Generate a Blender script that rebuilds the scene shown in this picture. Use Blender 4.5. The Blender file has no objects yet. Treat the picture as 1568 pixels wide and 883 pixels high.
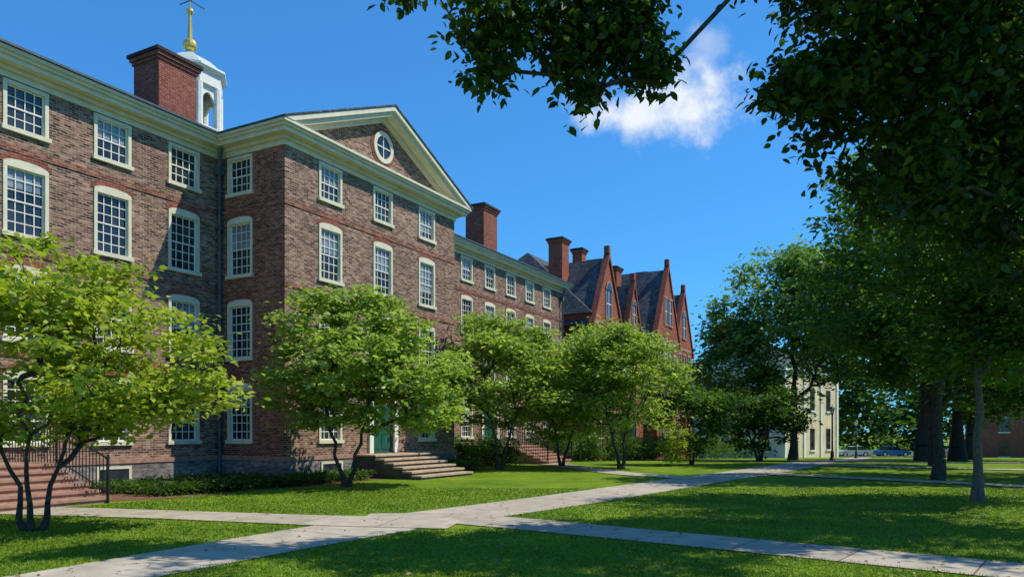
import bpy, math, random
import numpy as np
from mathutils import Vector, noise as mnoise
S=bpy.context.scene
rng=np.random.default_rng(7)
random.seed(7)
# ------------------------------------------------------------ helpers
def link(o,parent=None):
    S.collection.objects.link(o)
    if parent: o.parent=parent
    return o
def empty(name,loc=(0,0,0),rz=0):
    e=bpy.data.objects.new(name,None); e.location=loc; e.rotation_euler=(0,0,rz); e.empty_display_size=.3
    return link(e)
def ground_z(y):
    y=np.asarray(y,float); t=np.clip(y-35,0,95)
    return np.where(t<10,-.03*t*t/20,-.03*(t-5))
def gz(y): return float(ground_z(y))
class MB:
    def __init__(s): s.v=[];s.f=[];s.m=[];s.uv=[]
    def poly(s,pts,mi=0,uv=None):
        b=len(s.v); s.v+= [tuple(p) for p in pts]; s.f.append(tuple(range(b,b+len(pts)))); s.m.append(mi)
        if uv is None:
            a=Vector(pts[0]);n=Vector((0,0,0))
            for i in range(1,len(pts)-1): n+=(Vector(pts[i])-a).cross(Vector(pts[i+1])-a)
            ax=max(range(3),key=lambda k:abs(n[k])*(0.7 if k==2 else 1))
            if ax==0: uv=[(p[1],p[2]) for p in pts]
            elif ax==1: uv=[(p[0],p[2]) for p in pts]
            else: uv=[(p[0],p[1]) for p in pts]
        s.uv+=uv
    def box(s,x0,x1,y0,y1,z0,z1,mi=0):
        if x0>x1:x0,x1=x1,x0
        if y0>y1:y0,y1=y1,y0
        P=lambda x,y,z:(x,y,z)
        s.poly([P(x0,y0,z0),P(x1,y0,z0),P(x1,y0,z1),P(x0,y0,z1)],mi)
        s.poly([P(x1,y1,z0),P(x0,y1,z0),P(x0,y1,z1),P(x1,y1,z1)],mi)
        s.poly([P(x0,y1,z0),P(x0,y0,z0),P(x0,y0,z1),P(x0,y1,z1)],mi)
        s.poly([P(x1,y0,z0),P(x1,y1,z0),P(x1,y1,z1),P(x1,y0,z1)],mi)
        s.poly([P(x0,y0,z1),P(x1,y0,z1),P(x1,y1,z1),P(x0,y1,z1)],mi)
        s.poly([P(x0,y1,z0),P(x1,y1,z0),P(x1,y0,z0),P(x0,y0,z0)],mi)
    def prism_xz(s,pts,y0,y1,mi=0):   # polygon in x-z, ccw seen from -y, extruded y0..y1
        s.poly([(p[0],y0,p[1]) for p in pts],mi)
        s.poly([(p[0],y1,p[1]) for p in reversed(pts)],mi)
        n=len(pts)
        for i in range(n):
            a=pts[i];b=pts[(i+1)%n]
            s.poly([(a[0],y0,a[1]),(a[0],y1,a[1]),(b[0],y1,b[1]),(b[0],y0,b[1])],mi)
    def cyl(s,c0,c1,r0,r1,n=10,mi=0,cap=True):
        c0=Vector(c0);c1=Vector(c1);d=(c1-c0).normalized()
        a=d.cross(Vector((0,0,1)) if abs(d.z)<.9 else Vector((1,0,0))).normalized();b=d.cross(a)
        A=[c0+(a*math.cos(t)+b*math.sin(t))*r0 for t in [2*math.pi*i/n for i in range(n)]]
        B=[c1+(a*math.cos(t)+b*math.sin(t))*r1 for t in [2*math.pi*i/n for i in range(n)]]
        for i in range(n):
            j=(i+1)%n; s.poly([A[i],A[j],B[j],B[i]],mi)
        if cap: s.poly(B,mi); s.poly(A[::-1],mi)
    def lathe(s,c,prof,n=16,mi=0,ph=0):
        for k in range(len(prof)-1):
            (r0,z0),(r1,z1)=prof[k],prof[k+1]
            for i in range(n):
                t0=ph+2*math.pi*i/n;t1=ph+2*math.pi*(i+1)/n
                q=[(c[0]+r0*math.cos(t0),c[1]+r0*math.sin(t0),c[2]+z0),(c[0]+r0*math.cos(t1),c[1]+r0*math.sin(t1),c[2]+z0),
                   (c[0]+r1*math.cos(t1),c[1]+r1*math.sin(t1),c[2]+z1),(c[0]+r1*math.cos(t0),c[1]+r1*math.sin(t0),c[2]+z1)]
                if r1<1e-5: q=q[:3]
                elif r0<1e-5: q=[q[0],q[2],q[3]]
                s.poly(q,mi)
    def obj(s,name,mats,parent=None,smooth=False):
        me=bpy.data.meshes.new(name); me.from_pydata(s.v,[],s.f)
        for m in mats: me.materials.append(m)
        me.polygons.foreach_set('material_index',s.m)
        uvl=me.uv_layers.new(name='UVMap'); uvl.data.foreach_set('uv',[c for t in s.uv for c in t])
        if smooth: me.polygons.foreach_set('use_smooth',[True]*len(s.f))
        me.update()
        return link(bpy.data.objects.new(name,me),parent)
def np_mesh(name,V,F,mat,parent=None,attr=None,smooth=False):
    me=bpy.data.meshes.new(name); k=F.shape[1]
    me.vertices.add(len(V)); me.vertices.foreach_set('co',V.astype(np.float32).ravel())
    me.loops.add(F.size); me.loops.foreach_set('vertex_index',F.astype(np.int32).ravel())
    me.polygons.add(len(F)); me.polygons.foreach_set('loop_start',np.arange(0,F.size,k,dtype=np.int32))
    me.update(calc_edges=True)
    if smooth: me.polygons.foreach_set('use_smooth',np.ones(len(F),bool))
    if attr is not None:
        a=me.attributes.new('tint','FLOAT','POINT'); a.data.foreach_set('value',attr.astype(np.float32))
    me.materials.append(mat)
    return link(bpy.data.objects.new(name,me),parent)
# ------------------------------------------------------------ materials
def newmat(name):
    m=bpy.data.materials.new(name); m.use_nodes=True; nt=m.node_tree
    b=nt.nodes['Principled BSDF']; return m,nt,b
def N(nt,t,**k):
    n=nt.nodes.new(t)
    for a,v in k.items(): setattr(n,a,v)
    return n
def ramp(nt,fac,stops):
    r=nt.nodes.new('ShaderNodeValToRGB'); e=r.color_ramp.elements
    while len(e)<len(stops): e.new(.5)
    for x,(p,c) in zip(e,stops): x.position=p; x.color=(*c,1)
    nt.links.new(fac,r.inputs[0]); return r.outputs[0]
def mix(nt,a,b,fac,mode='MIX'):
    m=nt.nodes.new('ShaderNodeMix'); m.data_type='RGBA'; m.blend_type=mode
    for sock,v in ((m.inputs[0],fac),(m.inputs[6],a),(m.inputs[7],b)):
        if hasattr(v,'links') : nt.links.new(v,sock)
        elif isinstance(v,(int,float)): sock.default_value=v
        else: sock.default_value=(*v,1)
    return m.outputs[2]
def bump(nt,b,h,strength=.3,dist=.02):
    n=N(nt,'ShaderNodeBump'); n.inputs['Strength'].default_value=strength; n.inputs['Distance'].default_value=dist
    nt.links.new(h,n.inputs['Height']); nt.links.new(n.outputs[0],b.inputs['Normal'])
def noise_mat(name,c1,c2,scale=4,rough=.8,bs=.2,detail=5,spec=.3,metal=0,bd=.01):
    m,nt,b=newmat(name); tc=N(nt,'ShaderNodeTexCoord'); n=N(nt,'ShaderNodeTexNoise'); n.inputs['Scale'].default_value=scale; n.inputs['Detail'].default_value=detail
    nt.links.new(tc.outputs['Object'],n.inputs['Vector'])
    nt.links.new(ramp(nt,n.outputs['Fac'],[(.3,c1),(.7,c2)]),b.inputs['Base Color'])
    b.inputs['Roughness'].default_value=rough; b.inputs['Specular IOR Level'].default_value=spec; b.inputs['Metallic'].default_value=metal
    if bs: bump(nt,b,n.outputs['Fac'],bs,bd)
    return m
def brick_mat(name,c1,c2,mortar,w=.215,h=.072,ms=.009,var=.3,mot=.8,bias=-.1):
    m,nt,b=newmat(name); uv=N(nt,'ShaderNodeTexCoord'); t=N(nt,'ShaderNodeTexBrick')
    t.inputs['Scale'].default_value=1; t.inputs['Brick Width'].default_value=w; t.inputs['Row Height'].default_value=h
    t.inputs['Mortar Size'].default_value=ms; t.inputs['Mortar Smooth'].default_value=.2; t.inputs['Bias'].default_value=bias
    t.inputs['Color1'].default_value=(*c1,1);t.inputs['Color2'].default_value=(*c2,1);t.inputs['Mortar'].default_value=(*mortar,1)
    nt.links.new(uv.outputs['UV'],t.inputs['Vector'])
    n=N(nt,'ShaderNodeTexNoise'); n.inputs['Scale'].default_value=.45;n.inputs['Detail'].default_value=5; n.inputs['Roughness'].default_value=.62
    nt.links.new(uv.outputs['UV'],n.inputs['Vector'])
    n2=N(nt,'ShaderNodeTexNoise'); n2.inputs['Scale'].default_value=6.5;n2.inputs['Detail'].default_value=2
    mp=N(nt,'ShaderNodeMapping'); mp.inputs['Scale'].default_value=(.7,1.9,1); nt.links.new(uv.outputs['UV'],mp.inputs[0]); nt.links.new(mp.outputs[0],n2.inputs['Vector'])
    g=ramp(nt,n.outputs['Fac'],[(.3,(1-var,1-var*1.1,1-var*1.15)),(.7,(1+var*.5,1+var*.45,1+var*.4))])
    g2=ramp(nt,n2.outputs['Fac'],[(.38,(.6,.55,.53)),(.62,(1.35,1.36,1.38))])
    c=mix(nt,t.outputs['Color'],g,1.0,'MULTIPLY'); c=mix(nt,c,g2,mot,'MULTIPLY')
    nt.links.new(c,b.inputs['Base Color']); b.inputs['Roughness'].default_value=.9; b.inputs['Specular IOR Level'].default_value=.15
    inv=N(nt,'ShaderNodeMath',operation='SUBTRACT'); inv.inputs[0].default_value=1; nt.links.new(t.outputs['Fac'],inv.inputs[1])
    bump(nt,b,inv.outputs[0],.5,.008)
    return m
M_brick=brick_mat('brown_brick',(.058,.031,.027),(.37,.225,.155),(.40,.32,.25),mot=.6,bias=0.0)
M_brickred=brick_mat('red_brick',(.18,.048,.034),(.28,.088,.056),(.32,.18,.13),var=.2,mot=.5)
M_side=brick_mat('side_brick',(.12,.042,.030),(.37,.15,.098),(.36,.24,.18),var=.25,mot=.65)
M_terra=brick_mat('terracotta_brick',(.24,.066,.042),(.37,.12,.075),(.32,.14,.09),var=.2,mot=.5)
M_trim=noise_mat('cream_paint',(.58,.55,.40),(.70,.67,.50),3,.5,.05)
M_white=noise_mat('white_paint',(.68,.67,.58),(.80,.79,.70),5,.45,.05)
M_slate=brick_mat('slate_roof',(.07,.078,.085),(.15,.16,.165),(.03,.03,.035),w=.3,h=.2,ms=.012,var=.2,mot=.4)
M_stone=brick_mat('foundation_stone',(.15,.145,.15),(.34,.31,.28),(.20,.18,.16),w=.6,h=.26,ms=.02)
M_brownstone=noise_mat('brownstone',(.27,.145,.10),(.42,.25,.18),6,.85,.2)
M_step=noise_mat('sandstone_step',(.36,.26,.17),(.52,.41,.28),5,.85,.2)
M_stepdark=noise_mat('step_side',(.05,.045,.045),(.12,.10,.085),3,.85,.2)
M_iron=noise_mat('black_iron',(.012,.012,.014),(.025,.025,.028),10,.45,.05)
M_gold=noise_mat('gold_leaf',(.8,.5,.12),(.95,.66,.2),8,.3,.03,metal=.75)
M_copper=noise_mat('painted_downspout',(.05,.075,.09),(.09,.12,.145),4,.5,.05)
M_door=noise_mat('green_door',(.012,.075,.055),(.02,.11,.08),3,.4,.03)
M_cream=noise_mat('cream_stucco',(.58,.47,.27),(.72,.60,.38),.6,.85,.1)
M_plaster=noise_mat('pale_stucco',(.50,.50,.45),(.64,.62,.57),.6,.85,.1)
M_asphalt=noise_mat('asphalt',(.04,.04,.042),(.065,.065,.065),5,.9,.2)
M_cap=noise_mat('chimney_cap',(.03,.018,.016),(.07,.035,.03),5,.9,.1)
M_mulch=noise_mat('mulch',(.10,.045,.025),(.24,.12,.07),30,.95,.6,bd=.03)
def glassmat(name,c1,c2):
    m,nt,b=newmat(name); tc=N(nt,'ShaderNodeTexCoord'); n=N(nt,'ShaderNodeTexNoise'); n.inputs['Scale'].default_value=1.3
    nt.links.new(tc.outputs['Object'],n.inputs['Vector'])
    nt.links.new(ramp(nt,n.outputs['Fac'],[(.35,c1),(.65,c2)]),b.inputs['Base Color'])
    b.inputs['Roughness'].default_value=.05; b.inputs['Specular IOR Level'].default_value=.6; b.inputs['IOR'].default_value=1.5
    n3=N(nt,'ShaderNodeTexNoise'); n3.inputs['Scale'].default_value=3; nt.links.new(tc.outputs['Object'],n3.inputs['Vector']); bump(nt,b,n3.outputs['Fac'],.14,.03)
    return m
M_glass=glassmat('window_glass',(.006,.009,.012),(.035,.045,.055))
M_blind=glassmat('window_glass_with_blind',(.13,.17,.20),(.26,.31,.34))
def leafmat(name,cd,cl,trans=.4,tc=None):
    m=bpy.data.materials.new(name); m.use_nodes=True; nt=m.node_tree; nt.nodes.clear()
    out=N(nt,'ShaderNodeOutputMaterial'); at=N(nt,'ShaderNodeAttribute',attribute_name='tint')
    col=ramp(nt,at.outputs['Fac'],[(0,cd),(.6,tuple((a+b)/2 for a,b in zip(cd,cl))),(1,cl)])
    b=N(nt,'ShaderNodeBsdfPrincipled'); b.inputs['Roughness'].default_value=.5; b.inputs['Specular IOR Level'].default_value=.3
    nt.links.new(col,b.inputs['Base Color'])
    t=N(nt,'ShaderNodeBsdfTranslucent'); cc=mix(nt,col,tc or (1.5,1.7,.55),1,'MULTIPLY'); nt.links.new(cc,t.inputs[0])
    ms=N(nt,'ShaderNodeMixShader'); ms.inputs[0].default_value=trans
    nt.links.new(b.outputs[0],ms.inputs[1]); nt.links.new(t.outputs[0],ms.inputs[2]); nt.links.new(ms.outputs[0],out.inputs[0])
    return m
L_yel=leafmat('leaf_yellowgreen',(.18,.25,.03),(.48,.50,.08),.42)
L_dog=leafmat('leaf_dogwood',(.16,.24,.055),(.43,.51,.13),.42)
L_dark=leafmat('leaf_dark',(.022,.052,.012),(.10,.185,.024),.38)
L_elm=leafmat('leaf_elm',(.012,.030,.007),(.070,.135,.017),.35)
L_mid=leafmat('leaf_mid',(.04,.095,.018),(.16,.26,.035),.42)
L_blue=leafmat('leaf_bluegreen',(.075,.15,.05),(.23,.36,.11),.4)
M_bark=noise_mat('bark',(.03,.023,.018),(.095,.075,.06),14,.95,.6,bd=.02)
M_barkl=noise_mat('bark_light',(.085,.07,.055),(.19,.16,.125),12,.95,.5,bd=.02)
# ------------------------------------------------------------ trees
def tubes(P0,P1,R0,R1,n=6):
    d=P1-P0; d/=np.maximum(np.linalg.norm(d,axis=1,keepdims=True),1e-6)
    ref=np.where(np.abs(d[:,2:3])<.9,np.array([[0,0,1.]]),np.array([[1.,0,0]]))
    a=np.cross(d,ref); a/=np.linalg.norm(a,axis=1,keepdims=True); b=np.cross(d,a)
    t=np.arange(n)*2*np.pi/n; c=np.cos(t)[None,:,None]; s=np.sin(t)[None,:,None]
    ring=a[:,None]*c+b[:,None]*s
    V=np.concatenate([P0[:,None]+ring*R0[:,None,None],P1[:,None]+ring*R1[:,None,None]],1)
    base=(np.arange(len(P0))*2*n)[:,None]; i=np.arange(n); j=(i+1)%n
    F=np.stack([base+i,base+j,base+n+j,base+n+i],-1).reshape(-1,4)
    return V.reshape(-1,3),F
def leaf_arrays(C,per,cr,flat,L,droop,r,wid=.27,rnd=.6,hexa=False):
    n=len(C)*per; idx=np.repeat(np.arange(len(C)),per)
    cs=(.65+.7*r.random(len(C)))[idx,None]
    pos=C[idx]+r.normal(size=(n,3))*np.array([cr,cr,cr*flat])*cs*.62
    th=r.random(n)*2*np.pi
    d=np.stack([np.cos(th),np.sin(th),-droop+r.normal(size=n)*.35],1); d/=np.linalg.norm(d,axis=1,keepdims=True)
    up=np.array([[0,0,1.]])+r.normal(size=(n,3))*rnd
    s=np.cross(d,up); s/=np.maximum(np.linalg.norm(s,axis=1,keepdims=True),1e-5); nn=np.cross(s,d)
    l=(L*(.6+.7*r.random(n)))[:,None]
    tint=np.clip(.5*r.random(len(C))[idx]+.5*r.random(n)+r.normal(size=n)*.08,0,1)
    if hexa:
        V=np.stack([pos,pos+d*l*.25+s*l*wid*.8+nn*l*.05,pos+d*l*.62+s*l*wid*.85+nn*l*.06,pos+d*l-nn*l*.1,pos+d*l*.62-s*l*wid*.85+nn*l*.06,pos+d*l*.25-s*l*wid*.8+nn*l*.05],1).reshape(-1,3)
        return V,np.arange(n*6).reshape(-1,6),np.repeat(tint,6)
    V=np.stack([pos,pos+d*l*.42+s*l*wid+nn*l*.07,pos+d*l-nn*l*.08,pos+d*l*.42-s*l*wid+nn*l*.07],1).reshape(-1,3)
    return V,np.arange(n*4).reshape(-1,4),np.repeat(tint,4)
def sample_blob(b,r,off,thr,nscale):
    cx,cy,cz,rx,ry,rz,n=b; out=[]; tries=0
    while len(out)<n and tries<n*30:
        tries+=1
        p=r.normal(size=3); p/=np.linalg.norm(p); p*=r.random()**.42
        q=np.array([cx+p[0]*rx,cy+p[1]*ry,cz+p[2]*rz])
        if mnoise.noise(Vector(q*nscale+off))<thr: continue
        out.append(q)
    return out
def make_tree(name,base,blobs,trunk_h,trunk_r,leaf,per=45,cr=.4,flat=.5,L=.11,droop=.15,seed=1,bark=None,stems=1,thr=-.05,nscale=.55,top=None,relative=True,wid=.3,lean=(0,0),pw=.6,tscale=1,hexa=False,wob=.008,cap=None):
    r=np.random.default_rng(seed); bz=base[2] if len(base)>2 else gz(base[1])
    B=np.array([base[0],base[1],bz-.1])
    off=r.random(3)*50
    pts=[]
    for b in blobs:
        bb=list(b)
        if relative: bb[0]+=B[0];bb[1]+=B[1];bb[2]+=B[2]
        pts+=sample_blob(bb,r,off,thr,nscale)
    pts=np.array(pts)
    nodes=[];par=[]
    if top is None: top=trunk_h+.55*(pts[:,2].max()-B[2]-trunk_h)
    for s in range(stems):
        a=r.random()*1.2+s*6.28/max(stems,1); sp=0 if stems==1 else 1
        prev=-1; k=9
        for i in range(k+1):
            t=i/k; h=t*top
            w=(r.normal(size=2)*wob*top)*(1 if i else 0)
            x=B[0]+lean[0]*t+w[0]+sp*math.cos(a)*(.07+ .8*t**1.1); y=B[1]+lean[1]*t+w[1]+sp*math.sin(a)*(.07+.8*t**1.1)
            nodes.append((x,y,B[2]+h)); par.append(prev); prev=len(nodes)-1
    ntr=len(nodes)
    node=[np.array(n) for n in nodes]; plen=[n[2]-B[2] for n in nodes]
    startz=B[2]+trunk_h*.85
    J=np.array([B[0]+lean[0]*.5,B[1]+lean[1]*.5,B[2]+trunk_h])
    order=np.argsort(np.linalg.norm(pts-J,axis=1)); tips=[]
    arr=np.zeros((ntr+len(pts)*3,3)); pl=np.zeros(len(arr)); arr[:ntr]=node; pl[:ntr]=plen; cnt=ntr
    valid=np.zeros(len(arr),bool); valid[:ntr]=arr[:ntr,2]>startz
    for o in order:
        p=pts[o]; dv=arr[:cnt]-p; dist=np.linalg.norm(dv,axis=1)
        cost=dist+.25*pl[:cnt]+np.maximum(0,dv[:,2])*.6; cost[~valid[:cnt]]=1e9
        q=int(np.argmin(cost)); a=arr[q].copy(); ln=dist[q]
        prev=q
        for t in (.35,.7,1.):
            m=a+(p-a)*t
            if t<1: m=m+r.normal(size=3)*ln*.06; m[2]+=ln*.07*math.sin(t*math.pi)
            arr[cnt]=m; pl[cnt]=pl[prev]+ln*.35; valid[cnt]=True; par.append(prev); prev=cnt; cnt+=1
        tips.append(prev)
    arr=arr[:cnt]; w=np.zeros(cnt); w[tips]=1
    for i in range(cnt-1,-1,-1):
        if par[i]>=0: w[par[i]]+=w[i]
    R=trunk_r*np.maximum(w/ (len(pts)/stems),.0)**pw; R=np.minimum(R,cap or trunk_r*.6); R=np.maximum(R,.005+ .0004*top)
    for i in range(ntr):
        t=(arr[i,2]-B[2])/max(top,.1); R[i]=max(R[i]*.9,trunk_r*(1-.8*t))*(1+.5*max(0,1-(arr[i,2]-B[2])/(trunk_r*5+.01)))/ (1 if stems==1 else 1.5)
    ch=np.array([i for i in range(cnt) if par[i]>=0]); pa=np.array(par)[ch]
    R1=R[ch]; R0=np.minimum(R[pa],R1*1.25)
    isT=ch<ntr; R0[isT]=R[pa][isT]
    E=empty(name,(B[0],B[1],B[2]))
    shift=B[None]
    V,F=tubes(arr[pa]-shift,arr[ch]-shift,R0,R1,7)
    np_mesh(name+'_trunk_and_limbs',V,F,bark or M_bark,E,smooth=True)
    V,F,T=leaf_arrays(pts-shift,per,cr,flat,L,droop,r,wid,hexa=hexa)
    np_mesh(name+'_foliage',V,F,leaf,E,T*tscale)
    return E
def shrub(name,c,blobs,leaf,per,cr,L,seed,flat=.8):
    r=np.random.default_rng(seed); pts=[]
    for b in blobs: pts+=sample_blob(b,r,r.random(3)*40,-.3,1.)
    pts=np.array(pts); V,F,T=leaf_arrays(pts,per,cr,flat,L,0,r)
    return np_mesh(name,V-np.array([c]),F,leaf,None,T)
# ------------------------------------------------------------ ground & paths
xs=np.concatenate([np.linspace(-600,-60,10),np.linspace(-50,90,57),np.linspace(100,600,10)])
ys=np.concatenate([np.linspace(-200,-10,8),np.arange(0,140,1.),np.linspace(150,900,12)])
X,Y=np.meshgrid(xs,ys); V=np.stack([X.ravel(),Y.ravel(),ground_z(Y).ravel()],1)
nx=len(xs); i,j=np.meshgrid(np.arange(nx-1),np.arange(len(ys)-1)); b0=(j*nx+i).ravel(); F=np.stack([b0,b0+1,b0+1+nx,b0+nx],1)
m,nt,b=newmat('lawn_grass'); tc=N(nt,'ShaderNodeTexCoord')
def nz(sc,det=4,vec=None,ro=.6):
    n=N(nt,'ShaderNodeTexNoise'); n.inputs['Scale'].default_value=sc;n.inputs['Detail'].default_value=det;n.inputs['Roughness'].default_value=ro
    nt.links.new(vec or tc.outputs['Object'],n.inputs['Vector']); return n.outputs['Fac']
c=ramp(nt,nz(.35,4),[(.3,(.095,.19,.012)),(.7,(.205,.30,.020))])
c=mix(nt,c,ramp(nt,nz(1.6,3),[(.35,(.78,.84,.8)),(.65,(1.15,1.1,1.1))]),.8,'MULTIPLY')
c=mix(nt,c,ramp(nt,nz(14,5,ro=.75),[(.3,(.6,.65,.6)),(.7,(1.3,1.25,1.2))]),.8,'MULTIPLY')
c=mix(nt,c,ramp(nt,nz(90,2),[(.3,(.6,.6,.6)),(.7,(1.35,1.3,1.3))]),.6,'MULTIPLY')
nt.links.new(c,b.inputs['Base Color']); b.inputs['Roughness'].default_value=.9; b.inputs['Specular IOR Level'].default_value=.1
bump(nt,b,nz(60,3),.6,.04)
np_mesh('ground',V,F,m)
# concrete
mc,nt,b=newmat('concrete_path'); tc=N(nt,'ShaderNodeTexCoord')
t=N(nt,'ShaderNodeTexBrick'); t.offset=0
for k,v in (('Scale',1),('Brick Width',1.5),('Row Height',50),('Mortar Size',.012),('Mortar Smooth',.1)): t.inputs[k].default_value=v
t.inputs['Color1'].default_value=(.41,.355,.275,1);t.inputs['Color2'].default_value=(.50,.435,.34,1);t.inputs['Mortar'].default_value=(.14,.12,.095,1)
nt.links.new(tc.outputs['UV'],t.inputs['Vector'])
c=mix(nt,t.outputs['Color'],ramp(nt,nz(2.2,6),[(.3,(.70,.70,.68)),(.7,(1.1,1.1,1.1))]),.9,'MULTIPLY')
c=mix(nt,c,ramp(nt,nz(60,3),[(.3,(.8,.8,.8)),(.7,(1.12,1.12,1.12))]),.8,'MULTIPLY')
nt.links.new(c,b.inputs['Base Color']); b.inputs['Roughness'].default_value=.9; b.inputs['Specular IOR Level'].default_value=.2
bump(nt,b,nz(80,3),.2,.01)
PATHS=[([(-9.5,0.5),(-7.0,5.0),(-4.99,8.74),(-2.5,13.3),(1.05,18.1),(5.8,25),(10.3,31.4),(14.8,38.3),(24,54.8),(36,78),(44,94)],[1.6,1.6,1.55,1.9,2.05,2.05,2.1,2.1,2.2,2.2,2.2]),
 ([(-2.9,14.7),(-1.3,14.6),(.2,13.65),(2.27,12.05),(5.8,9.3),(14,2.8)],[1.2,1.5,1.4,1.3,1.3,1.3]),
 ([(-12.5,16.2),(-9.6,15.75),(-6.5,15.0),(-3.3,14.1),(-1.0,13.7)],[1.5,1.4,1.3,1.5,1.6]),
 ([(1.7,40.5),(3.2,34),(4.6,29.5),(6.6,26.6)],[1.3,1.3,1.3,1.5]),
 ([(9.6,30.5),(11.3,28),(13.4,25.6),(17,21.2),(28,8)],[1.2,1.2,1.2,1.2,1.2]),
 ([(14.5,38),(18,35),(24,31.5),(40,24)],[1.3,1.3,1.3,1.3]),
 ([(17,43),(26,41),(40,37),(60,30)],[1.4,1.4,1.4,1.4])]
def catmull(P,W,step=.5):
    P=np.array(P,float);W=np.array(W,float); o=[];w=[]
    for i in range(len(P)-1):
        p0=P[max(i-1,0)];p1=P[i];p2=P[i+1];p3=P[min(i+2,len(P)-1)]
        n=max(2,int(np.linalg.norm(p2-p1)/step))
        for k in range(n):
            t=k/n; o.append(.5*((2*p1)+(-p0+p2)*t+(2*p0-5*p1+4*p2-p3)*t*t+(-p0+3*p1-3*p2+p3)*t**3)); w.append(W[i]+(W[i+1]-W[i])*t)
    o.append(P[-1]);w.append(W[-1]); return np.array(o),np.array(w)
PL=[]
for k,(P,W) in enumerate(PATHS):
    c,w=catmull(P,W); PL.append((c,w)); T=np.gradient(c,axis=0); T/=np.linalg.norm(T,axis=1,keepdims=True); Nn=np.stack([-T[:,1],T[:,0]],1)
    mb=MB(); s=np.concatenate([[0],np.cumsum(np.linalg.norm(np.diff(c,axis=0),axis=1))])
    for q in range(len(c)-1):
        A=c[q]+Nn[q]*w[q]/2;Bq=c[q]-Nn[q]*w[q]/2;C=c[q+1]-Nn[q+1]*w[q+1]/2;D=c[q+1]+Nn[q+1]*w[q+1]/2
        h=.012+.004*k
        mb.poly([(Bq[0],Bq[1],gz(Bq[1])+h),(C[0],C[1],gz(C[1])+h),(D[0],D[1],gz(D[1])+h),(A[0],A[1],gz(A[1])+h)],0,
          [(s[q],.1),(s[q+1],.1),(s[q+1],.1+w[q+1]),(s[q],.1+w[q])])
    mb.obj('path',[mc])
def path_clear(P,margin):
    ok=np.ones(len(P),bool)
    for c,w in PL:
        for a in range(0,len(P),20000):
            d=np.linalg.norm(P[a:a+20000,None]-c[None],axis=2); k=d.argmin(1)
            ok[a:a+20000]&=d[np.arange(len(k)),k]>w[k]/2+margin
    return ok
CX,CY=-7.41,24.4; A=math.radians(61.7); du=np.array([math.cos(A),math.sin(A)]); dv=np.array([-du[1],du[0]])
def W2(u,v): return (CX+du[0]*u+dv[0]*v, CY+du[1]*u+dv[1]*v)
# grass blades
n=190000
yy=7.2+ (rng.random(n)**1.5)*15; xx=(rng.random(n)*2-1)*(yy*.72+.5)
P=np.stack([xx,yy],1)
loc=P-np.array([CX,CY]); u=loc@du; v=loc@dv
ok=(v<-1.0)&~((v>-3.2)&(u>3.2)&(u<7.0))&~((v>-1.6)&(u<-5))
P=P[ok]; P=P[path_clear(P,-.03)]
n=len(P); th=rng.random(n)*6.28; h=(.015+.026*rng.random(n)); wd=.004+.0007*P[:,1]
z=ground_z(P[:,1]); base=np.stack([P[:,0],P[:,1],z],1); sd=np.stack([np.cos(th),np.sin(th),0*th],1)*wd[:,None]
tip=base+np.stack([rng.normal(size=n)*.022,rng.normal(size=n)*.022,h],1)
V=np.stack([base-sd,base+sd,tip],1).reshape(-1,3)
L_grass=leafmat('grass_blade',(.10,.185,.012),(.24,.33,.024),.3)
gt=np.array([mnoise.noise(Vector((p[0]*.9,p[1]*.9,3.))) for p in P])*.9+.35
np_mesh('grass',V,np.arange(3*n).reshape(-1,3),L_grass,None,np.repeat(np.clip(gt+rng.normal(size=n)*.22,0,1),3))
# fallen leaves on lawn and paths
n=700; yy=8+rng.random(n)**1.3*16; xx=(rng.random(n)*2-1)*yy*.7; C=np.stack([xx,yy,ground_z(yy)+.035],1)
loc=C[:,:2]-np.array([CX,CY]); C=C[(loc@dv)<-1.5]
V,F,T=leaf_arrays(C,1,.01,.1,.075,0,rng,.3,.25); L_dry=leafmat('dry_leaf',(.16,.09,.03),(.36,.27,.10),.15,(1,1,1)); np_mesh('fallen_leaves',V,F,L_dry,None,T)
# ------------------------------------------------------------ university hall
UH=empty('brick_university_hall',(CX,CY,0),A)
walls=MB(); trim=MB(); glz=MB(); muls=MB(); arch=MB(); stone=MB(); roof=MB(); chim=MB()
def wallgrid(mb,kind,c,a0,a1,z0,z1,ops,mi,rev=.16):
    P=(lambda a,z,o=0:(a,c+o,z)) if kind=='f' else (lambda a,z,o=0:(c+o,a,z))
    As=sorted({a0,a1,*[x for o in ops for x in (o[0],o[1])]}); Zs=sorted({z0,z1,*[x for o in ops for x in (o[2],o[3])]})
    for i in range(len(As)-1):
        for j in range(len(Zs)-1):
            am=(As[i]+As[i+1])/2; zm=(Zs[j]+Zs[j+1])/2
            if any(o[0]<am<o[1] and o[2]<zm<o[3] for o in ops): continue
            q=[P(As[i],Zs[j]),P(As[i+1],Zs[j]),P(As[i+1],Zs[j+1]),P(As[i],Zs[j+1])]
            if kind=='s': q=q[::-1]
            mb.poly(q,mi)
    for o in ops:
        x0,x1,y0,y1=o
        mb.poly([P(x0,y0),P(x0,y1),P(x0,y1,rev),P(x0,y0,rev)],mi); mb.poly([P(x1,y0),P(x1,y0,rev),P(x1,y1,rev),P(x1,y1)],mi)
        mb.poly([P(x0,y1),P(x1,y1),P(x1,y1,rev),P(x0,y1,rev)],mi); mb.poly([P(x0,y0),P(x0,y0,rev),P(x1,y0,rev),P(x1,y0)],mi)
def obx(mb,kind,c,a0,a1,z0,z1,o0,o1,mi=0):  # o outward
    if kind=='f': mb.box(a0,a1,c-o1,c-o0,z0,z1,mi)
    else: mb.box(c-o1,c-o0,a0,a1,z0,z1,mi)
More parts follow.
